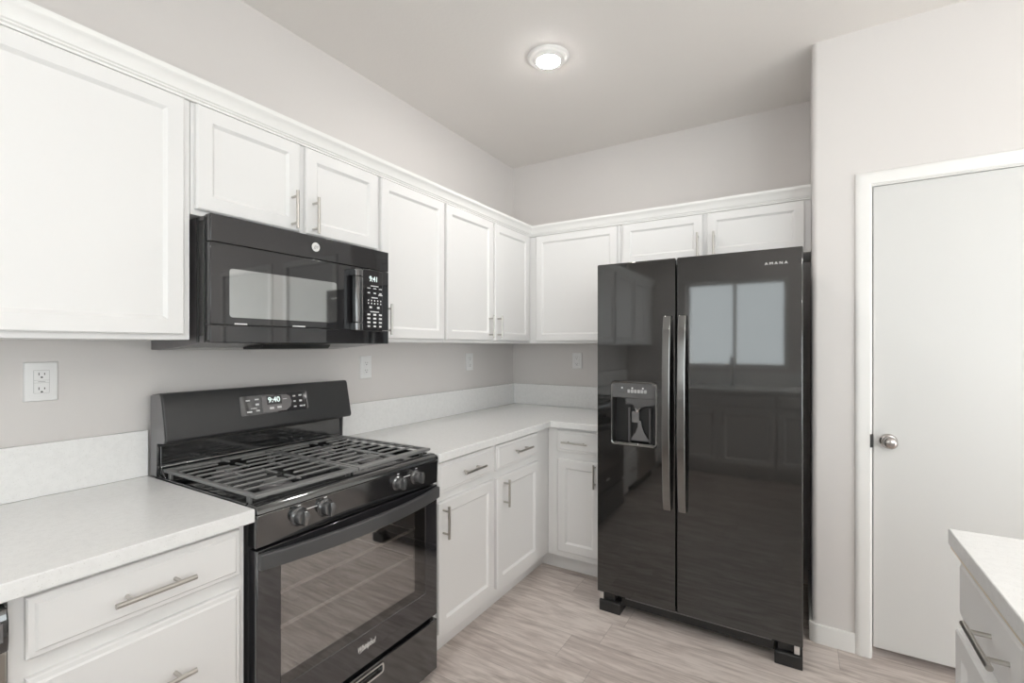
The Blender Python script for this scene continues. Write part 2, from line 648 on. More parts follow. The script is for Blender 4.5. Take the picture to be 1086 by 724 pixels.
# baseboard beside the fridge, wrapping the rounded corner
bp_out = [(1.962, -0.001), (1.962, -0.590)] + arc(1.996, -0.576, 0.034, 200, 270, 3)[1:] + [(2.134, -0.610)]
bp_in = [(2.134, -0.5985)] + arc(1.996, -0.576, 0.0225, 270, 180, 6) + [(1.9735, -0.001)]
struct('baseboard_right', MB().prism(bp_out + bp_in, 2, 0.0, 0.088), 'trim', 0.002)
struct('baseboard_far', MB().box(DX1 + 0.058, EX0 - 0.058, -0.610, -0.5985, 0, 0.088).box(EX1 + 0.058, XE, -0.610, -0.5985, 0, 0.088), 'trim', 0.002)

# ================================================================== UPPER CABINETS
FD, DD = 0.335, 0.355      # face frame depth, door face depth
UZ0, UZ1 = 1.377, 2.106


def pull(T, a, z, vertical, d, parent, L=0.136, tip=0.034, mat_='nickel'):
    m = MB(T)
    r = 0.0058
    if vertical:
        m.tube([(a, d + tip, z - L / 2), (a, d + tip, z + L / 2)], r, 14)
        for s in (-1, 1):
            m.tube([(a, d, z + s * 0.048), (a, d + tip, z + s * 0.048)], 0.0045, 10)
    else:
        m.tube([(a - L / 2, d + tip, z), (a + L / 2, d + tip, z)], r, 14)
        for s in (-1, 1):
            m.tube([(a + s * 0.048, d, z), (a + s * 0.048, d + tip, z)], 0.0045, 10)
    return obj('handle', m, mat_, parent)


def shaker(T, a0, a1, z0, z1, dback, dface, parent, stile=0.050):
    m = MB(T)
    m.panel(a0, a1, z0, z1, [(0.0, dface - 0.004), (0.0035, dface), (stile - 0.006, dface), (stile - 0.002, dface - 0.0035),
                             (stile + 0.004, dface - 0.0085), (stile + 0.006, dface - 0.0085)], dback)
    return obj('door', m, 'cab', parent, smooth=20)


def slab(T, a0, a1, z0, z1, dback, dface, parent):
    m = MB(T)
    m.panel(a0, a1, z0, z1, [(0.0, dface - 0.0075), (0.003, dface - 0.005), (0.012, dface - 0.0035), (0.016, dface)], dback)
    return obj('drawer', m, 'cab', parent, smooth=20)


def upper(T, a0, a1, z0, z1, doors, label, group=None, back=0.003):
    c = Vector(T((a0 + a1) / 2, back, z0))
    t = thing('wall_cabinet', label, 'cabinet', c, 'white wall cabinets')
    b = MB(T)
    b.box(a0, a1, back, FD, z0, z1)
    b.box(a0 + 0.018, a1 - 0.018, back + 0.01, FD - 0.018, z0 - 0.0, z0 + 0.001)
    obj('body', MB(T).box(a0, a1, back, FD, z0, z1), 'cab', t, 0.0012)
    for d0, d1, dz0, dz1, h in doors:
        dr = shaker(T, d0, d1, dz0, dz1, FD + 0.0005, DD, t)
        if h:
            pull(T, h[0], h[1], True, DD, dr)
    return t


upper(TL, -4.53, -3.725, UZ0, UZ1, [(-4.16, -3.745, 1.393, 2.10, None)], 'white wall cabinet nearest the window wall, left of camera')
upper(TL, -3.723, -3.090, UZ0, UZ1, [(-3.70, -3.11, 1.393, 2.10, None)], 'white wall cabinet above the dishwasher counter, beyond the left frame edge')
upper(TL, -3.088, -2.462, UZ0, UZ1, [(-3.064, -2.484, 1.393, 2.10, None)], 'large white wall cabinet at far left, left of the microwave')
upper(TL, -2.460, -1.716, 1.7625, UZ1, [(-2.450, -2.100, 1.779, 2.10, (-2.133, 1.849)), (-2.075, -1.726, 1.779, 2.10, (-2.046, 1.847))],
      'short white two-door wall cabinet directly above the black microwave')
upper(TL, -1.714, -1.2635, UZ0, UZ1, [(-1.703, -1.272, 1.393, 2.10, (-1.675, 1.476))], 'single-door white wall cabinet just right of the microwave')
upper(TL, -1.2615, -0.003, UZ0, UZ1, [(-1.253, -0.815, 1.393, 2.10, (-0.860, 1.474)), (-0.794, -0.375, 1.393, 2.10, (-0.770, 1.476))],
      'white two-door wall cabinet on the left wall ending in the corner')
upper(TB, 0.3365, 0.979, UZ0, UZ1, [(0.393, 0.960, 1.393, 2.10, None)], 'single-door white wall cabinet on back wall, left of the fridge')
upper(TB, 0.981, 1.972, 1.838, UZ1, [(0.997, 1.456, 1.856, 2.10, (1.434, 1.925)), (1.482, 1.945, 1.856, 2.10, (1.518, 1.922))],
      'short white two-door wall cabinet directly above the black fridge')

# crown moulding along both runs, mitred in the corner
cp = [(0.0, 0.0), (0.009, 0.0), (0.009, 0.006), (0.014, 0.009), (0.014, 0.013), (0.018, 0.016), (0.0205, 0.026), (0.025, 0.037), (0.031, 0.046),
      (0.035, 0.050), (0.0365, 0.054), (0.0365, 0.066), (-0.02, 0.066), (-0.02, 0.001), (0.0, 0.001)]
cm = MB()
cm.sweep([(1.973, -0.3355, 2.1065), (0.3355, -0.3355, 2.1065), (0.3355, YS + 0.01, 2.1065)], (0, 0, 1), [(u, v) for u, v in cp])
struct('trim_1', cm, 'trim')

# ================================================================== BASE CABINETS AND COUNTERS
FB, DB = 0.62, 0.64
CT0, CT1 = 0.8775, 0.914


def base(T, a0, a1, fronts, label, body_a=None):
    t = thing('base_cabinet', label, 'cabinet', Vector(T((a0 + a1) / 2, 0.3, 0)), 'white base cabinets')
    ba = body_a or (a0, a1)
    poly = [(0.003, 0.0), (0.544, 0.0), (0.544, 0.108), (FB, 0.108), (FB, 0.876), (0.003, 0.876)]
    obj('body', MB(T).prism(poly, 0, ba[0], ba[1]), 'cab', t, 0.0012)
    for kind, d0, d1, z0, z1, h in fronts:
        if kind == 'd':
            f = shaker(T, d0, d1, z0, z1, FB + 0.0005, DB, t, 0.055)
            if h: pull(T, h[0], h[1], True, DB, f)
        else:
            f = slab(T, d0, d1, z0, z1, FB + 0.0005, DB, t)
            if h: pull(T, h[0], h[1], False, DB, f, L=0.16)
    return t


# left of the range
base(TL, -2.912, -2.456, [('s', -2.889, -2.473, 0.740, 0.862, (-2.680, 0.797)), ('s', -2.889, -2.473, 0.432, 0.703, (-2.680, 0.570)),
                          ('s', -2.889, -2.473, 0.140, 0.398, (-2.680, 0.270))], 'white three-drawer base cabinet between dishwasher and range')
base(TL, -3.905, -3.522, [('d', -3.87, -3.55, 0.15, 0.70, None), ('s', -3.87, -3.55, 0.737, 0.862, None)], 'narrow white base cabinet beyond the dishwasher, out of frame left', (-4.53, -3.522))
# right of the range to the corner
base(TL, -1.668, -0.745, [('s', -1.655, -1.237, 0.737, 0.864, (-1.432, 0.799)), ('s', -1.209, -0.778, 0.737, 0.862, (-0.980, 0.806)),
                          ('d', -1.655, -1.237, 0.150, 0.700, (-1.628, 0.618)), ('d', -1.209, -0.768, 0.150, 0.698, (-1.148, 0.616))],
     'white base cabinet right of the range, two drawers over two doors', (-1.668, -0.003))
base(TB, 0.6225, 1.000, [('s', 0.692, 0.962, 0.737, 0.860, (0.813, 0.797)), ('d', 0.694, 0.965, 0.147, 0.692, (0.932, 0.622))],
     'narrow white base cabinet on back wall beside the fridge')
obj('toe_board', MB().box(0.545, 0.622, -0.544, -0.530, 0.0, 0.1075), 'cab', bpy.data.objects['base_cabinet.003'])

# counters with backsplashes
lc = thing('countertop', 'white quartz countertop in left foreground, left of the range', 'countertop', (0.33, -3.5, CT0))
obj('counter_slab', MB().box(0.0015, 0.66, YS + 0.002, -2.447, CT0, CT1), 'quartz', lc, 0.0025)
obj('backsplash', MB().box(0.0015, 0.020, YS + 0.002, -2.447, CT1 + 0.0005, 1.070), 'quartz', lc, 0.0015)
rc = thing('countertop', 'white quartz corner countertop between range and fridge', 'countertop', (0.33, -0.8, CT0))
obj('counter_slab', MB().prism([(0.0015, -1.677), (0.66, -1.677), (0.66, -0.66), (1.022, -0.66), (1.022, -0.0015), (0.0015, -0.0015)], 2, CT0, CT1), 'quartz', rc, 0.0025)
obj('backsplash', MB().box(0.0015, 0.020, -1.677, -0.021, CT1 + 0.0005, 1.070), 'quartz', rc, 0.0015)
obj('backsplash', MB().box(0.0015, 1.022, -0.020, -0.0015, CT1 + 0.0005, 1.070), 'quartz', rc, 0.0015)

# counter run behind the camera (seen mirrored in the fridge)
def base_f(a0, a1, label, doors):
    fr = []
    n = doors
    wd = (a1 - a0) / n
    for i in range(n):
        fr.append(('d', a0 + i * wd + 0.014, a0 + (i + 1) * wd - 0.014, 0.15, 0.70, (a0 + i * wd + (wd - 0.05 if i % 2 == 0 else 0.05), 0.62)))
        fr.append(('s', a0 + i * wd + 0.014, a0 + (i + 1) * wd - 0.014, 0.737, 0.862, None))
    base(TF, a0, a1, fr, label)


base_f(0.66, 1.72, 'white sink base cabinet under the kitchen window behind the camera', 2)
base_f(1.722, 2.70, 'white base cabinet at the free end of the window counter', 2)
sc_ = thing('countertop', 'white quartz countertop under the kitchen window', 'countertop', (1.7, YS + 0.33, CT0))
obj('counter_slab', MB(TF).box(0.662, 2.73, 0.0015, 0.66, CT0, CT1), 'quartz', sc_, 0.0025)
obj('backsplash', MB(TF).box(0.662, 2.73, 0.0015, 0.020, CT1 + 0.0005, 1.070), 'quartz', sc_, 0.0015)
fa = thing('faucet', 'tall chrome gooseneck faucet under the kitchen window', 'faucet', (1.27, YS + 0.13, CT1))
obj('spout', MB(TF).tube([(1.27, 0.13, CT1 + 0.001)] + [(1.27, 0.13, CT1 + 0.25)] + [(1.27, 0.13 + 0.09 - 0.09 * math.cos(R(a)), CT1 + 0.25 + 0.09 * math.sin(R(a))) for a in range(20, 181, 20)] + [(1.27, 0.31, CT1 + 0.20)], 0.012, 12), 'chrome', fa)
obj('base_ring', MB(TF).lathe((1.27, 0.13, CT1 + 0.0005), 2, [(0.028, 0.0), (0.028, 0.012), (0.018, 0.03)], 20), 'chrome', fa)

# dishwasher, just inside the left frame edge
dw = thing('dishwasher', 'stainless dishwasher with black control strip at bottom left edge', 'dishwasher', (0.32, -3.216, 0))
obj('tub', MB(TL).box(-3.518, -2.916, 0.01, 0.595, 0.02, 0.872), 'plastic_black', dw)
obj('door', MB(TL).box(-3.515, -2.9165, 0.598, 0.640, 0.115, 0.776), 'steel', dw, 0.003)
obj('control_panel', MB(TL).prism([(0.598, 0.780), (0.650, 0.780), (0.654, 0.800), (0.654, 0.838), (0.645, 0.862), (0.598, 0.862)], 0, -3.515, -2.9165), 'black', dw, 0.003)
obj('control_strip', MB(TL).prism([(0.6545, 0.802), (0.6565, 0.804), (0.6545, 0.838)], 0, -3.51, -2.925), 'grey_metal', dw)
obj('toe_panel', MB(TL).box(-3.515, -2.9165, 0.53, 0.545, 0.0, 0.110), 'plastic_black', dw)

# ================================================================== ISLAND (right foreground)
IX = 2.236
ic = thing('countertop', 'white island countertop at lower right, in front of the pantry door', 'countertop', (2.73, -2.6, CT0))
obj('counter_slab', MB().box(IX, 3.26, -3.60, -1.646, CT0, CT1), 'quartz', ic, 0.0025)
obj('underlay', MB().box(IX + 0.004, 3.255, -3.595, -1.651, CT0 - 0.0085, CT0 - 0.0003), 'ply', ic)
it = thing('island_cabinet', 'white island base cabinet with bar pulls at lower right corner', 'cabinet', (2.75, -2.6, 0))
ifx = 2.266
obj('body', MB().prism([(ifx + 0.07, 0), (3.23, 0), (3.23, 0.868), (ifx, 0.868), (ifx, 0.108), (ifx + 0.07, 0.108)], 1, -3.58, -1.664), 'cab', it, 0.0012)
ID = XI - (ifx - 0.0005)


def TI2(a, d, z): return (ifx - d, a, z)


for k, (a0, a1) in enumerate(((-2.125, -1.676), (-2.60, -2.155), (-3.08, -2.63), (-3.56, -3.11))):
    f = slab(TI2, a0, a1, 0.720, 0.858, 0.0005, 0.018, it)
    pull(TI2, (a0 + a1) / 2 - 0.055 * (k == 0), 0.790, False, 0.018, f, L=0.16)
    f = shaker(TI2, a0, a1, 0.150, 0.690, 0.0005, 0.023, it, 0.055)
    pull(TI2, a1 - 0.05 if k % 2 else a0 + 0.05, 0.61, True, 0.023, f)

# ================================================================== FRIDGE
fx0, fx1, fy = 1.031, 1.937, -0.8625
seam0, seam1 = 1.420, 1.4275
fr = thing('refrigerator', 'tall glossy black side-by-side refrigerator with ice dispenser', 'refrigerator', ((fx0 + fx1) / 2, -0.42, 0))
obj('cabinet', MB().box(fx0 + 0.008, fx1 - 0.034, -0.785, -0.03, 0.045, 1.757), 'fridge_side', fr, 0.004)
obj('hinge_cover', MB().box(fx0 + 0.03, fx0 + 0.13, -0.80, -0.70, 1.7575, 1.782), 'plastic_black', fr, 0.004)
obj('hinge_cover', MB().box(fx1 - 0.14, fx1 - 0.04, -0.80, -0.70, 1.7575, 1.782), 'plastic_black', fr, 0.004)
obj('gasket', MB().box(fx0 + 0.012, seam0 - 0.006, -0.796, -0.7855, 0.11, 1.745).box(seam1 + 0.006, fx1 - 0.036, -0.796, -0.7855, 0.11, 1.745), 'slot', fr)
ld = obj('door', MB().box(fx0, seam0, fy, -0.797, 0.096, 1.777), 'fridge', fr)
ld['label'] = 'left freezer door with ice and water dispenser'
dx0, dx1, dz0, dz1 = 1.104, 1.335, 0.862, 1.183
cut(ld, MB().prism(rrect(dx0 + 0.004, dx1 - 0.004, dz0 + 0.004, dz1 - 0.004, 0.014), 1, fy - 0.02, fy + 0.058))
rd = obj('door', MB().box(seam1, fx1, fy, -0.797, 0.096, 1.777), 'fridge', fr)
for d_ in (ld, rd):
    md = d_.modifiers.new('edge', 'BEVEL')
    md.width = 0.005; md.segments = 3; md.limit_method = 'ANGLE'; md.angle_limit = R(60)
# dispenser
dp = MB()
outer = rrect(dx0, dx1, dz0, dz1, 0.020, 6)
inner = rrect(dx0 + 0.007, dx1 - 0.007, dz0 + 0.009, 1.176, 0.015, 6)
P = [(x, fy - 0.0015, z) for x, z in outer] + [(x, fy - 0.006, z) for x, z in rrect(dx0 + 0.003, dx1 - 0.003, dz0 + 0.003, dz1 - 0.003, 0.018, 6)] + [(x, fy - 0.003, z) for x, z in inner] + [(x, fy + 0.004, z) for x, z in inner]
n_ = len(outer)
dp.add(P, [(r_ * n_ + i, r_ * n_ + (i + 1) % n_, (r_ + 1) * n_ + (i + 1) % n_, (r_ + 1) * n_ + i) for r_ in range(3) for i in range(n_)])
ds = obj('dispenser_bezel', dp, 'handle_black', fr)
cav = MB()
cx0, cx1, cz0, cz1 = dx0 + 0.006, dx1 - 0.006, dz0 + 0.006, 1.118
cav.box(cx0, cx0 + 0.002, fy + 0.001, fy + 0.055, cz0, cz1).box(cx1 - 0.002, cx1, fy + 0.001, fy + 0.055, cz0, cz1)
cav.box(cx0, cx1, fy + 0.053, fy + 0.056, cz0, cz1).box(cx0, cx1, fy + 0.001, fy + 0.055, cz0, cz0 + 0.004).box(cx0, cx1, fy + 0.001, fy + 0.055, cz1 - 0.002, cz1)
obj('dispenser_recess', cav, 'plastic_black', fr)
pn = MB().box(dx0 + 0.007, dx1 - 0.007, fy - 0.002, fy + 0.03, 1.100, 1.175)
pn = obj('dispenser_panel', pn, 'knob_black', fr, 0.002)
obj('button_bar', MB().prism(rrect(1.135, 1.180, 1.128, 1.146, 0.008), 1, fy - 0.0045, fy - 0.002), 'knob_black', pn, 0.001)
for i, x in enumerate((1.158, 1.210, 1.263)):
    obj('indicator', MB().lathe((x + 0.004, fy - 0.003, 1.150), 1, [(0.004, -0.0015), (0.0045, 0), (0.0045, 0.002)], 12), 'print', pn)
for i in range(6):
    obj('button_icon', MB().prism(rrect(1.190 + i * 0.0165, 1.203 + i * 0.0165, 1.126, 1.143, 0.003), 1, fy - 0.0030, fy - 0.0018), 'print_grey', pn)
nz_ = MB()
nz_.box(1.178, 1.325, fy + 0.006, fy + 0.050, 1.070, 1.0995)
nz_.prism([(1.178, 1.070), (1.215, 1.070), (1.235, 1.040), (1.270, 1.060), (1.325, 1.070), (1.325, 1.0995), (1.178, 1.0995)], 1, fy + 0.004, fy + 0.006)
obj('nozzle_housing', nz_, 'knob_black', fr, 0.002)
obj('ice_chute', MB().lathe((1.232, fy + 0.028, 1.030), 2, [(0.012, 0.0), (0.018, 0.02), (0.022, 0.04)], 16), 'chrome', fr)
pd = MB()
pd.prism([(1.192, 0.885), (1.290, 0.885), (1.262, 0.925), (1.250, 0.955), (1.246, 0.985), (1.232, 0.985), (1.230, 0.955), (1.219, 0.925)], 1, fy + 0.034, fy + 0.040)
pd.box(1.200, 1.236, fy + 0.034, fy + 0.045, 0.975, 1.030)
obj('dispenser_paddle', pd, 'end_grey', fr, 0.001)
for gx in (1.188, 1.292):
    obj('paddle_guard', MB().box(gx, gx + 0.004, fy + 0.02, fy + 0.052, 0.88, 1.05), 'grey_metal', fr)
obj('drip_tray', MB().prism([(dx0 + 0.010, 0.868), (dx1 - 0.010, 0.868), (dx1 - 0.010, 0.878), (dx0 + 0.010, 0.878)], 1, fy - 0.004, fy + 0.050), 'handle_black', fr, 0.003)
# curved bar handles
for x0, x1 in ((1.368, 1.405), (1.437, 1.474)):
    zb, zt = 0.578, 1.503
    o_, i_ = [], []
    K = 24
    for k in range(K + 1):
        t_ = k / K
        z = zb + (zt - zb) * t_
        bow = math.sin(math.pi * t_) ** 0.55
        o_.append((fy - 0.020 - 0.036 * bow, z))
    zi0, zi1 = zb + 0.075, zt - 0.075
    for k in range(K + 1):
        t_ = k / K
        z = zi1 + (zi0 - zi1) * t_
        bow = math.sin(math.pi * t_) ** 0.5
        i_.append((fy - 0.001 - 0.034 * bow, z))
    poly = [(fy - 0.0005, zb)] + o_ + [(fy - 0.0005, zt)] + i_
    obj('door_handle', MB(lambda a, d, z: (a, d, z)).prism(poly, 0, x0, x1), 'handle_black', fr, 0.004, seg=3)
text('logo', 'A M A N A', 0.0165, (1.8385, fy - 0.0006, 1.7135), FACE_NY, 'logo_silver', fr, sx=1.12)
# bottom
obj('kick_grille', MB().box(1.15, 1.83, -0.835, -0.80, 0.042, 0.092), 'plastic_black', fr, 0.003)
obj('grille_lip', MB().box(1.17, 1.82, -0.8375, -0.8352, 0.080, 0.086), 'grey_metal', fr)
for x0, x1 in ((1.040, 1.150), (1.832, 1.936)):
    obj('foot_cover', MB().prism([(-0.862, 0.0), (-0.862, 0.052), (-0.852, 0.058), (-0.70, 0.058), (-0.70, 0.0)], 0, x0, x1), 'plastic_black', fr, 0.003)
    obj('foot_bracket', MB().box(x0 + 0.012, x1 - 0.03, -0.845, -0.80, 0.0585, 0.0945), 'plastic_black', fr, 0.002)
obj('hinge_bracket', MB().box(1.044, 1.062, -0.856, -0.852, 0.060, 0.094).box(1.044, 1.058, -0.852, -0.80, 0.088, 0.094), 'chrome', fr)
obj('hinge_bracket', MB().box(1.905, 1.925, -0.856, -0.852, 0.060, 0.094), 'chrome', fr)

# ================================================================== MICROWAVE
mw = thing('microwave', 'black over-the-range microwave under the short wall cabinet', 'microwave', (0.2, -2.075, 1.345))
my0, my1 = -2.437, -1.711
mf = 0.405
body = MB(TL)
body.prism([(0.004, 1.345), (0.06, 1.345), (0.372, 1.368), (0.372, 1.7605), (0.004, 1.7605)], 0, my0 + 0.004, my1 - 0.004)
obj('body', body, 'grey_metal', mw, 0.002)
obj('side_bracket', MB(TL).box(my0 + 0.0005, my0 + 0.0035, 0.335, 0.365, 1.39, 1.745), 'chrome', mw)
obj('mounting_seam', MB(TL).box(my0 + 0.0002, my0 + 0.0035, 0.322, 0.333, 1.37, 1.758).box(my0 + 0.0002, my0 + 0.0035, 0.366, 0.371, 1.37, 1.758), 'slot', mw)
obj('vent_strip', MB(TL).box(my0, my1, 0.3725, mf, 1.6775, 1.762), 'mw_black', mw, 0.0025)
obj('bottom_strip', MB(TL).box(my0, my1, 0.3725, mf, 1.368, 1.4235), 'mw_black', mw, 0.0025)
dy1 = -1.856
md_ = obj('door', MB(TL).box(my0, dy1, 0.3725, mf, 1.4248, 1.6762), 'mw_black', mw, 0.002)
obj('window', MB(TL).prism(rrect(-2.381, -1.980, 1.448, 1.601, 0.010), 1, mf + 0.0001, mf + 0.0009), 'mw_window', md_)
obj('control_housing', MB(TL).box(dy1 + 0.001, my1, 0.3725, mf, 1.4248, 1.6762), 'mw_black', mw, 0.002)
hp = [(mf, -1.958), (mf + 0.026, -1.962), (mf + 0.036, -1.955), (mf + 0.040, -1.935), (mf + 0.036, -1.890), (mf + 0.026, -1.868)]
hh = MB()
# handle: gloss black bar, grip hollow on its left side
hh.prism([(mf + 0.014, -1.918), (mf + 0.034, -1.918), (mf + 0.040, -1.906), (mf + 0.038, -1.888), (mf + 0.030, -1.876), (mf + 0.014, -1.872)], 2, 1.452, 1.635)
hh.prism([(mf + 0.0005, -1.918), (mf + 0.034, -1.918), (mf + 0.040, -1.906), (mf + 0.038, -1.888), (mf + 0.030, -1.876), (mf + 0.0005, -1.872)], 2, 1.6352, 1.664)
hh.prism([(mf + 0.0005, -1.918), (mf + 0.034, -1.918), (mf + 0.040, -1.906), (mf + 0.038, -1.888), (mf + 0.030, -1.876), (mf + 0.0005, -1.872)], 2, 1.420, 1.4518)
obj('door_handle', hh, 'black', mw, 0.003, seg=3)
cpn = obj('control_panel', MB(TL).prism(rrect(-1.868, -1.757, 1.419, 1.672, 0.008), 1, mf + 0.0003, mf + 0.014), 'mw_black', mw, 0.003)
cx = mf + 0.0146
text('clock_digits', '9:41', 0.030, (cx, -1.808, 1.634), FACE_X, 'digits', cpn, depth=0.0003, sx=0.9, offset=0.0006)
pr = MB(TL)
def dash(y, z, w_, h_):
    y = y * 0.96 - 0.0577
    w_ = w_ * 0.92
    pr.box(y - w_ / 2, y + w_ / 2, cx, cx + 0.0004, z - h_ / 2, z + h_ / 2)
dash(-1.818, 1.606, 0.045, 0.0035)
for y in (-1.850, -1.817, -1.785): dash(y, 1.596, 0.018, 0.003)
for y in (-1.850, -1.817, -1.785): dash(y, 1.577, 0.014, 0.005)
dash(-1.785, 1.571, 0.024, 0.004)
dash(-1.818, 1.558, 0.036, 0.004)
for z in (1.546, 1.534):
    for k in range(5): dash(-1.852 + k * 0.0172, z, 0.0055, 0.006)
for y in (-1.840, -1.797): dash(y, 1.518, 0.014, 0.008)
dash(-1.818, 1.500, 0.050, 0.0045)
for z in (1.488, 1.472, 1.456, 1.440):
    for y in (-1.850, -1.817, -1.785): dash(y, z, 0.017 if z > 1.45 else 0.014, 0.007)
obj('button_legends', pr, 'print', cpn)
lg = obj('logo', MB(TL).lathe((-2.072, mf + 0.0003, 1.722), 1, [(0.0165, 0.0), (0.0165, 0.0012), (0.015, 0.0018), (0.0142, 0.0012)], 32), 'logo_silver', mw)
text('logo_script', 'ge', 0.020, (mf + 0.0022, -2.072, 1.724), FACE_X, 'print_grey', mw, shear=0.3)
for la, lb in ((-2.365, -2.325), (-2.165, -2.115)):
    obj('door_label', MB(TL).box(la, lb, mf + 0.0002, mf + 0.0006, 1.4264, 1.4304), 'print', md_)
obj('lamp_cover', MB(TL).prism([(0.22, 1.346), (0.33, 1.349), (0.345, 1.3640), (0.22, 1.3555)], 0, -2.235, -1.96), 'plastic_black', mw, 0.001)
obj('grease_filter', MB(TL).prism([(0.08, 1.3445), (0.19, 1.3515), (0.19, 1.3535), (0.08, 1.3455)], 0, -2.40, -2.12), 'mw_under', mw)
obj('grease_filter', MB(TL).prism([(0.08, 1.3445), (0.19, 1.3515), (0.19, 1.3535), (0.08, 1.3455)], 0, -2.03, -1.76), 'mw_under', mw)

# ================================================================== RANGE
rg = thing('gas_range', 'black freestanding gas range with glass oven door between the counters', 'stove', (0.33, -2.062, 0))
ry0, ry1 = -2.4415, -1.6835
ym = (ry0 + ry1) / 2
rb = obj('body', MB(TL).box(ry0, ry1, 0.03, 0.615, 0.035, 0.893), 'satin_black', rg)
cut(rb, MB(TL).box(ry0 + 0.075, ry1 - 0.075, 0.12, 0.63, 0.30, 0.745))
ins = MB(TL)
ia0, ia1 = ry0 + 0.0755, ry1 - 0.0755
ins.box(ia0, ia1, 0.1205, 0.123, 0.3005, 0.7445)
ins.box(ia0, ia0 + 0.002, 0.123, 0.612, 0.3005, 0.7445).box(ia1 - 0.002, ia1, 0.123, 0.612, 0.3005, 0.7445)
ins.box(ia0 + 0.002, ia1 - 0.002, 0.123, 0.612, 0.3005, 0.3025).box(ia0 + 0.002, ia1 - 0.002, 0.123, 0.612, 0.7425, 0.7445)
for z in (0.40, 0.507, 0.615):
    ins.tube([(ia0 + 0.006, 0.14, z), (ia0 + 0.006, 0.60, z)], 0.004, 8)
    ins.tube([(ia1 - 0.006, 0.14, z), (ia1 - 0.006, 0.60, z)], 0.004, 8)
obj('oven_liner', ins, 'oven_in', rg)
for z in (0.517, 0.622):
    rk = MB(TL)
    a0, a1 = ia0 + 0.012, ia1 - 0.012
    for dd in (0.16, 0.60):
        rk.tube([(a0, dd, z), (a1, dd, z)], 0.0055 if dd > 0.5 else 0.002, 8)
    for s_ in (a0, a1):
        rk.tube([(s_, 0.16, z), (s_, 0.60, z)], 0.0025, 8)
    wires = MB(TL)
    for k in range(1, 14):
        y = a0 + (a1 - a0) * k / 14
        wires.tube([(y, 0.16, z + 0.004), (y, 0.60, z + 0.004)], 0.0014, 6)
    ro = obj('oven_rack', rk, 'rack_glint', rg)
    obj('rack_wires', wires, 'slot', ro)
# cooktop tray with rims and a rolled front lip
ct = MB(TL)
ct.box(ry0, ry1, 0.03, 0.60, 0.8935, 0.901)
ct.box(ry0, ry0 + 0.010, 0.055, 0.60, 0.901, 0.9165).box(ry1 - 0.010, ry1, 0.055, 0.60, 0.901, 0.9165)
lip = [(0.598, 0.8935), (0.598, 0.905), (0.606, 0.913), (0.620, 0.917), (0.640, 0.9165), (0.652, 0.912), (0.659, 0.903), (0.660, 0.8935)]
ct.prism(lip, 0, ry0, ry1)
obj('cooktop', ct, 'black', rg, 0.002)
# backguard
bgd = MB(TL)
bgd.box(ry0 + 0.004, ry1 - 0.004, 0.03, 0.062, 0.9165, 1.035)
bgd.prism([(0.062, 0.9012), (0.110, 0.9012), (0.066, 0.945), (0.066, 1.02), (0.062, 1.02)], 0, ry0 + 0.012, ry1 - 0.012)
obj('backguard', bgd, 'black', rg, 0.002)
obj('backguard_trim', MB(TL).box(ry0 + 0.001, ry1 - 0.001, 0.028, 0.075, 1.0185, 1.0285), 'plastic_black', rg, 0.001)
cpb = [(0.028, 1.032), (0.128, 1.032), (0.1345, 1.037), (0.136, 1.046), (0.106, 1.188), (0.101, 1.196), (0.092, 1.199), (0.028, 1.192)]
console = obj('control_console', MB(TL).prism(cpb, 0, ry0 - 0.0, ry1 + 0.0), 'console', rg, 0.004, seg=3)
for ya, yb in ((ry0 - 0.0025, ry0 - 0.0003), (ry1 + 0.0003, ry1 + 0.0025)):
    obj('console_end', MB(TL).prism([(0.0275, 0.917), (0.070, 0.917), (0.074, 1.0285), (0.124, 1.0325), (0.130, 1.046), (0.101, 1.186), (0.092, 1.195), (0.0275, 1.189)], 0, ya, yb), 'end_grey', rg, 0.0008)
# tilted frame of the console face
def Tcon(a, d, z):
    """a = y, d = out of the slanted face, z = height on it from z 1.046"""
    k = math.atan2(0.030, 0.142)
    x = 0.136 - z * math.sin(k) + d * math.cos(k)
    return (x, a, 1.046 + z * math.cos(k) + d * math.sin(k))
disp = obj('display_panel', MB(Tcon).prism(rrect(-2.190, -1.908, 0.046, 0.122, 0.004), 1, 0.0003, 0.0022), 'glass_black', console, 0.0008)
obj('display_window', MB(Tcon).prism([(-2.105, 0.052), (-2.005, 0.052), (-1.985, 0.066), (-1.978, 0.086), (-1.985, 0.108), (-2.0, 0.116), (-2.105, 0.116)], 1, 0.0023, 0.0030), 'grey_metal', console)
obj('digit_window', MB(Tcon).prism([(-2.085, 0.080), (-2.022, 0.080), (-2.022, 0.114), (-2.085, 0.114)], 1, 0.0031, 0.0034), 'slot', console)
ang = math.atan2(0.030, 0.142)
p_ = Tcon(-2.055, 0.0040, 0.098)
text('clock_digits', '9:40', 0.030, p_, (R(90) - ang, 0, R(90)), 'digits', console, depth=0.0002, offset=0.0006)
for y, z, w_, h_ in ((-2.160, 0.104, 0.016, 0.005), (-2.125, 0.106, 0.016, 0.005), (-2.125, 0.086, 0.014, 0.008), (-2.140, 0.072, 0.024, 0.003),
                     (-2.158, 0.060, 0.020, 0.006), (-2.125, 0.062, 0.014, 0.006), (-2.067, 0.066, 0.018, 0.009), (-2.035, 0.067, 0.018, 0.009),
                     (-2.008, 0.098, 0.018, 0.003), (-1.966, 0.106, 0.012, 0.006), (-1.938, 0.107, 0.014, 0.006), (-1.966, 0.084, 0.010, 0.006),
                     (-1.938, 0.084, 0.012, 0.008), (-1.966, 0.062, 0.012, 0.005), (-1.938, 0.062, 0.014, 0.006), (-1.924, 0.062, 0.008, 0.006)):
    obj('button_legend', MB(Tcon).box(y - w_ / 2, y + w_ / 2, 0.0031, 0.0036, z - h_ / 2, z + h_ / 2), 'print', console)
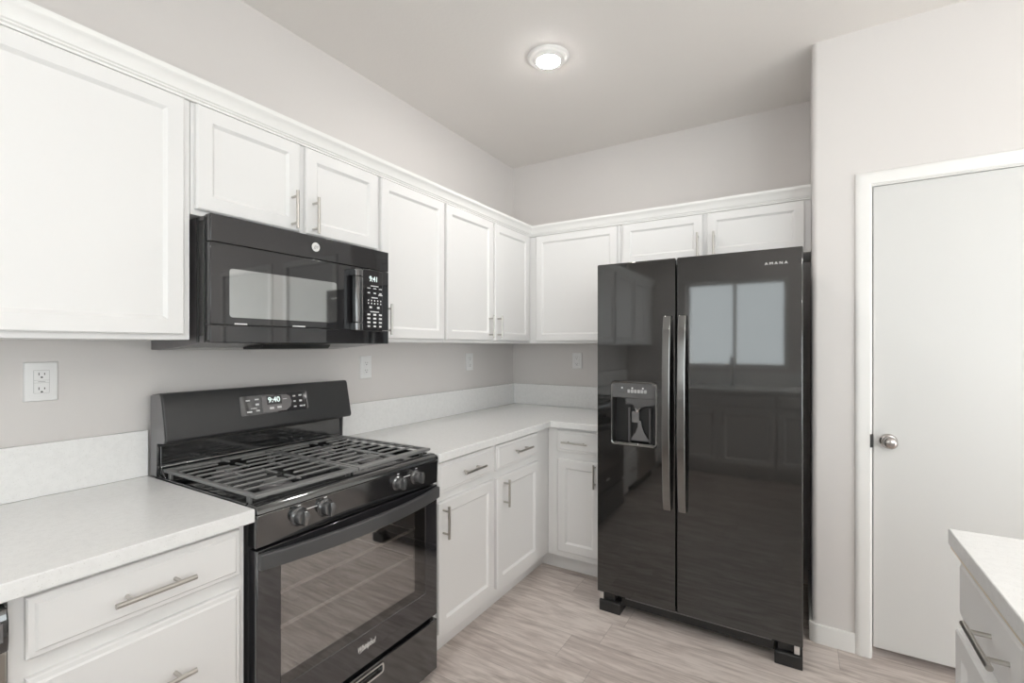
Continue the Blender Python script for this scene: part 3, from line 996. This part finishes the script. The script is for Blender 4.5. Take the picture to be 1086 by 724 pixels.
obj('panel_edge', MB(Tcon).box(-1.9085, -1.9055, 0.0004, 0.0026, 0.048, 0.122), 'chrome', console)

# burners
burn = [(-2.262, 0.17), (-2.262, 0.46), (-1.862, 0.17), (-1.862, 0.46)]
for (y, x) in burn:
    b_ = obj('burner', MB().lathe((x, y, 0.9013), 2, [(0.050, 0), (0.050, 0.004), (0.036, 0.008), (0.034, 0.012)], 28), 'grey_metal', rg)
    obj('burner_cap', MB().lathe((x, y, 0.9134), 2, [(0.034, 0), (0.036, 0.003), (0.033, 0.007), (0.012, 0.009)], 28), 'iron', b_)


# grates
def grate(y0, y1):
    g = MB()
    x0, x1 = 0.072, 0.626
    zt, zb = 0.939, 0.928
    def bar(xa, ya, xb, yb, w_=0.009, z1=zt, z0=zb + 0.0055):
        if xa == xb: g.box(xa - w_ / 2, xa + w_ / 2, min(ya, yb), max(ya, yb), z0, z1)
        else: g.box(min(xa, xb), max(xa, xb), ya - w_ / 2, ya + w_ / 2, z0, z1)
    g.box(x1 - 0.030, x1, y0, y1, zb, zt)          # front strip
    g.box(x0, x0 + 0.024, y0, y1, zb, zt)          # back strip
    g.box(x0 + 0.024, x1 - 0.030, y0, y0 + 0.014, zb, zt)
    g.box(x0 + 0.024, x1 - 0.030, y1 - 0.014, y1, zb, zt)
    yc = (y0 + y1) / 2
    bars = [x0 + 0.024 + (x1 - x0 - 0.054) * k / 9 for k in range(1, 9)]
    for x in bars:
        near = min(abs(x - 0.17), abs(x - 0.46))
        yin0, yin1 = y0 + 0.014, y1 - 0.014
        if near < 0.05:
            gap = 0.042 if near < 0.022 else 0.030
            bar(x, yin0, x, yc - gap, 0.0085, zt + 0.001)
            bar(x, yc + gap, x, yin1, 0.0085, zt + 0.001)
        else:
            bar(x, yin0, x, yin1, 0.0085, zt + 0.001)
    for xc in (0.17, 0.46):
        bar(xc - 0.105, yc, xc - 0.022, yc, 0.009)
        bar(xc + 0.022, yc, xc + 0.105, yc, 0.009)
    bar(0.26, yc - 0.075, 0.37, yc - 0.075, 0.007)
    bar(0.26, yc + 0.075, 0.37, yc + 0.075, 0.007)
    for x in (x0 + 0.04, x1 - 0.045):
        for y in (y0 + 0.007, y1 - 0.007):
            g.box(x - 0.008, x + 0.008, y - 0.005, y + 0.005, 0.9015, zb)
    return obj('grate', g, 'iron', rg, 0.0022)


grate(ry0 + 0.016, ym - 0.002)
grate(ym + 0.002, ry1 - 0.008)

# front control panel and knobs
fpn = obj('front_panel', MB(TL).prism([(0.616, 0.800), (0.654, 0.800), (0.6585, 0.8915), (0.616, 0.8915)], 0, ry0, ry1), 'black', rg, 0.002)
for y in (-2.313, -2.222, -1.908, -1.812):
    k_ = MB()
    zc = 0.853
    k_.lathe((0.6555, y, zc), 0, [(0.0265, 0.0), (0.0265, 0.004), (0.0225, 0.010), (0.0215, 0.024), (0.019, 0.029), (0.001, 0.030)], 28)
    ko = obj('knob', k_, 'knob_black', rg, smooth=25)
    obj('knob_grip', MB(TL).prism([(0.668, zc - 0.023), (0.694, zc - 0.021), (0.697, zc), (0.694, zc + 0.021), (0.668, zc + 0.023)], 0, y - 0.0065, y + 0.0065), 'knob_black', ko, 0.002)
    obj('knob_ring', MB().lathe((0.6552, y, zc), 0, [(0.0285, 0), (0.0285, 0.0022), (0.0265, 0.003)], 28), 'black', ko)
for ya, yb in ((-2.287, -2.252), (-1.880, -1.845)):
    obj('panel_mark', MB(TL).box(ya, yb, 0.6577, 0.6583, 0.866, 0.8685), 'print', fpn)
for y in (-2.313, -2.222, -1.908, -1.812):
    obj('panel_mark', MB(TL).box(y - 0.005, y + 0.005, 0.6582, 0.6590, 0.884, 0.8865), 'print', fpn)

# oven door: black glass front with a see-through window, arched handle
od = obj('oven_door', MB(TL).box(ry0 + 0.001, ry1 - 0.001, 0.617, 0.655, 0.262, 0.792), 'glass_black', rg)
wy0, wy1, wz0, wz1 = -2.369, -1.757, 0.376, 0.765
cut(od, MB(TL).box(wy0, wy1, 0.60, 0.67, wz0, wz1))
dm = od.modifiers.new('edge', 'BEVEL'); dm.width = 0.003; dm.segments = 2; dm.limit_method = 'ANGLE'; dm.angle_limit = R(60)
wb, wr_ = wz0 + 0.034, wy1 - 0.058
obj('oven_window', MB(TL).box(wy0 + 0.0003, wr_ - 0.0002, 0.6505, 0.6545, wb + 0.0002, wz1 - 0.0003), 'oven_glass', od)
obj('window_border', MB(TL).prism([(wy0 + 0.0003, wz0 + 0.0003), (wy1 - 0.0003, wz0 + 0.0003), (wy1 - 0.0003, wz1 - 0.0003), (wr_, wz1 - 0.0003), (wr_, wb), (wy0 + 0.0003, wb)], 1, 0.6505, 0.6545), 'oven_border', od)
hn = MB(TL)
outer_, inner_ = [], []
K = 28
for k in range(K + 1):
    t_ = k / K
    y = ry0 + 0.004 + (ry1 - ry0 - 0.008) * t_
    b_ = 1 - (2 * t_ - 1) ** 2
    outer_.append((y, 0.672 + 0.046 * b_))
for k in range(K + 1):
    t_ = 1 - k / K
    y = ry0 + 0.020 + (ry1 - ry0 - 0.040) * t_
    b_ = 1 - (2 * t_ - 1) ** 2
    inner_.append((y, 0.657 + 0.044 * b_))
poly = [(outer_[0][0], 0.6555)] + outer_ + [(outer_[-1][0], 0.6555)] + inner_
hn.prism([(a, d) for a, d in poly], 2, 0.742, 0.786)
obj('oven_handle', hn, 'satin_black', rg, 0.003, seg=3)
text('logo', 'Whirlpool', 0.026, (0.6553, -2.055, 0.330), FACE_X, 'logo_silver', rg, sx=0.72, shear=0.25, offset=0.0005)
obj('logo_swoosh', MB(TL).tube([(-2.085, 0.6556, 0.318), (-2.055, 0.6556, 0.326), (-2.030, 0.6556, 0.340), (-2.040, 0.6556, 0.346)], [0.0006, 0.0012, 0.001, 0.0005], 6), 'logo_silver', rg)

# storage drawer with recessed chrome-lined grip
sd = obj('storage_drawer', MB(TL).box(ry0 + 0.001, ry1 - 0.001, 0.617, 0.655, 0.040, 0.243), 'black', rg)
cut(sd, MB(TL).prism(rrect(ym - 0.085, ym + 0.085, 0.196, 0.232, 0.010), 1, 0.635, 0.67))
dm = sd.modifiers.new('edge', 'BEVEL'); dm.width = 0.003; dm.segments = 2; dm.limit_method = 'ANGLE'; dm.angle_limit = R(60)
o1 = rrect(ym - 0.0855, ym + 0.0855, 0.1955, 0.2325, 0.0105)
o2 = rrect(ym - 0.079, ym + 0.079, 0.202, 0.226, 0.006)
gm = MB(TL)
n_ = len(o1)
gm.add([(y, 0.6555, z) for y, z in o1] + [(y, 0.658, z) for y, z in o1] + [(y, 0.6575, z) for y, z in o2] + [(y, 0.645, z) for y, z in o2],
       [(r_ * n_ + i, r_ * n_ + (i + 1) % n_, (r_ + 1) * n_ + (i + 1) % n_, (r_ + 1) * n_ + i) for r_ in range(3) for i in range(n_)])
obj('grip_trim', gm, 'chrome', sd)
for y in (ry0 + 0.05, ry1 - 0.04):
    for x in (0.08, 0.60):
        obj('leveling_foot', MB().lathe((x, y, 0.0), 2, [(0.017, 0), (0.017, 0.006), (0.010, 0.012), (0.007, 0.0345)], 14), 'plastic_black', rg)

# ================================================================== WALL OUTLETS
def outlet(T, a, z, style, label, w_=0.076, h_=0.117):
    t = thing('wall_outlet', label, 'outlet', Vector(T(a, 0, z - h_ / 2)), 'white wall outlets')
    pl = MB(T)
    pl.panel(a - w_ / 2, a + w_ / 2, z - h_ / 2, z + h_ / 2, [(0.0, 0.001), (0.003, 0.0055), (0.006, 0.0062)], 0.0004)
    obj('cover_plate', pl, 'plate', t)
    sl = MB(T)
    if style in ('gfci', 'decora'):
        fw, fh = 0.0335, 0.067
        obj('receptacle', MB(T).box(a - fw / 2, a + fw / 2, 0.0063, 0.0082, z - fh / 2, z + fh / 2), 'plate', t, 0.0006)
        rim = MB(T)
        for x0, x1, z0, z1 in ((-fw / 2 - 0.0007, -fw / 2, -fh / 2, fh / 2), (fw / 2, fw / 2 + 0.0007, -fh / 2, fh / 2), (-fw / 2, fw / 2, fh / 2, fh / 2 + 0.0007), (-fw / 2, fw / 2, -fh / 2 - 0.0007, -fh / 2)):
            rim.box(a + x0, a + x1, 0.0063, 0.0068, z + z0, z + z1)
        if style == 'gfci':
            rim.box(a - fw / 2, a + fw / 2, 0.0083, 0.0085, z + 0.0040, z + 0.0046).box(a - fw / 2, a + fw / 2, 0.0083, 0.0085, z - 0.0036, z - 0.0030)
            rim.box(a - 0.008, a + 0.008, 0.0083, 0.0086, z - 0.0005, z + 0.0010)
        obj('seam', rim, 'slot_grey', t)
        cen = (0.019, -0.024)
        dep = 0.0083
    else:
        rc_ = MB(T)
        for s in (-1, 1):
            poly = [(a + x, z + s * 0.0195 + zz) for x, zz in rrect(-0.017, 0.017, -0.014, 0.014, 0.011, 6)]
            rc_.prism(poly, 1, 0.0063, 0.0080)
        obj('receptacle', rc_, 'plate', t, 0.0005)
        obj('screw', MB(T).lathe((a, 0.0063, z), 1, [(0.003, 0), (0.003, 0.001), (0.001, 0.0014)], 10), 'plate', t)
        cen = (0.0195, -0.0195)
        dep = 0.0081
    for c_ in cen:
        sl.box(a - 0.0072, a - 0.0052, dep, dep + 0.0003, z + c_ + 0.000, z + c_ + 0.008)
        sl.box(a + 0.0052, a + 0.0072, dep, dep + 0.0003, z + c_ + 0.001, z + c_ + 0.007)
        sl.prism([(a + x, z + c_ - 0.006 + zz) for x, zz in arc(0, 0, 0.0026, 0, 180, 6)] + [(a - 0.0026, z + c_ - 0.008), (a + 0.0026, z + c_ - 0.008)], 1, dep, dep + 0.0003)
    obj('slots', sl, 'slot', t)
    return t


outlet(TL, -2.7115, 1.2525, 'gfci', 'white square-face outlet above the left counter, left of the range')
outlet(TL, -1.480, 1.2495, 'duplex', 'white duplex outlet on left wall just right of the microwave')
outlet(TL, -0.579, 1.2535, 'decora', 'small white outlet on the left wall near the corner')
outlet(TB, 0.5425, 1.2535, 'decora', 'white outlet on the back wall between corner and fridge')


# ================================================================== CEILING LIGHTS
def can_light(x, y, label, group=None):
    t = thing('recessed_light', label, 'ceiling light', (x, y, H), 'recessed ceiling lights')
    zt = H - 0.0005
    tr = MB()
    tr.lathe((x, y, zt), 2, [(0.101, 0.0), (0.101, -0.003), (0.096, -0.008), (0.086, -0.011), (0.078, -0.010), (0.070, -0.013), (0.060, -0.020), (0.0575, -0.021), (0.0575, 0.0)], 48)
    obj('trim_ring', tr, 'trim', t, smooth=50)
    obj('lens', MB().lathe((x, y, zt - 0.0212), 2, [(0.056, 0.0), (0.053, -0.003), (0.040, -0.006), (0.001, -0.007)], 40), 'lens', t, smooth=60)
    return t


can_light(0.888, -1.140, 'lit round recessed ceiling light in front of the corner')
for i, (x, y, l) in enumerate(((1.75, -3.7, 'added unseen fill light in the ceiling just behind the camera'), (4.0, -2.4, 'added unseen fill light in the ceiling of the living area beyond the island'),
                               (3.6, -3.8, 'added unseen fill light in the ceiling beyond the island, behind the camera'), (5.2, -1.6, 'added unseen fill light in the ceiling of the living area by the pantry wall'),
                               (5.2, -3.6, 'added unseen fill light in the ceiling of the living area by the window'))):
    can_light(x, y, l)  # unseen lamps added to brighten the room, modelled like the visible one
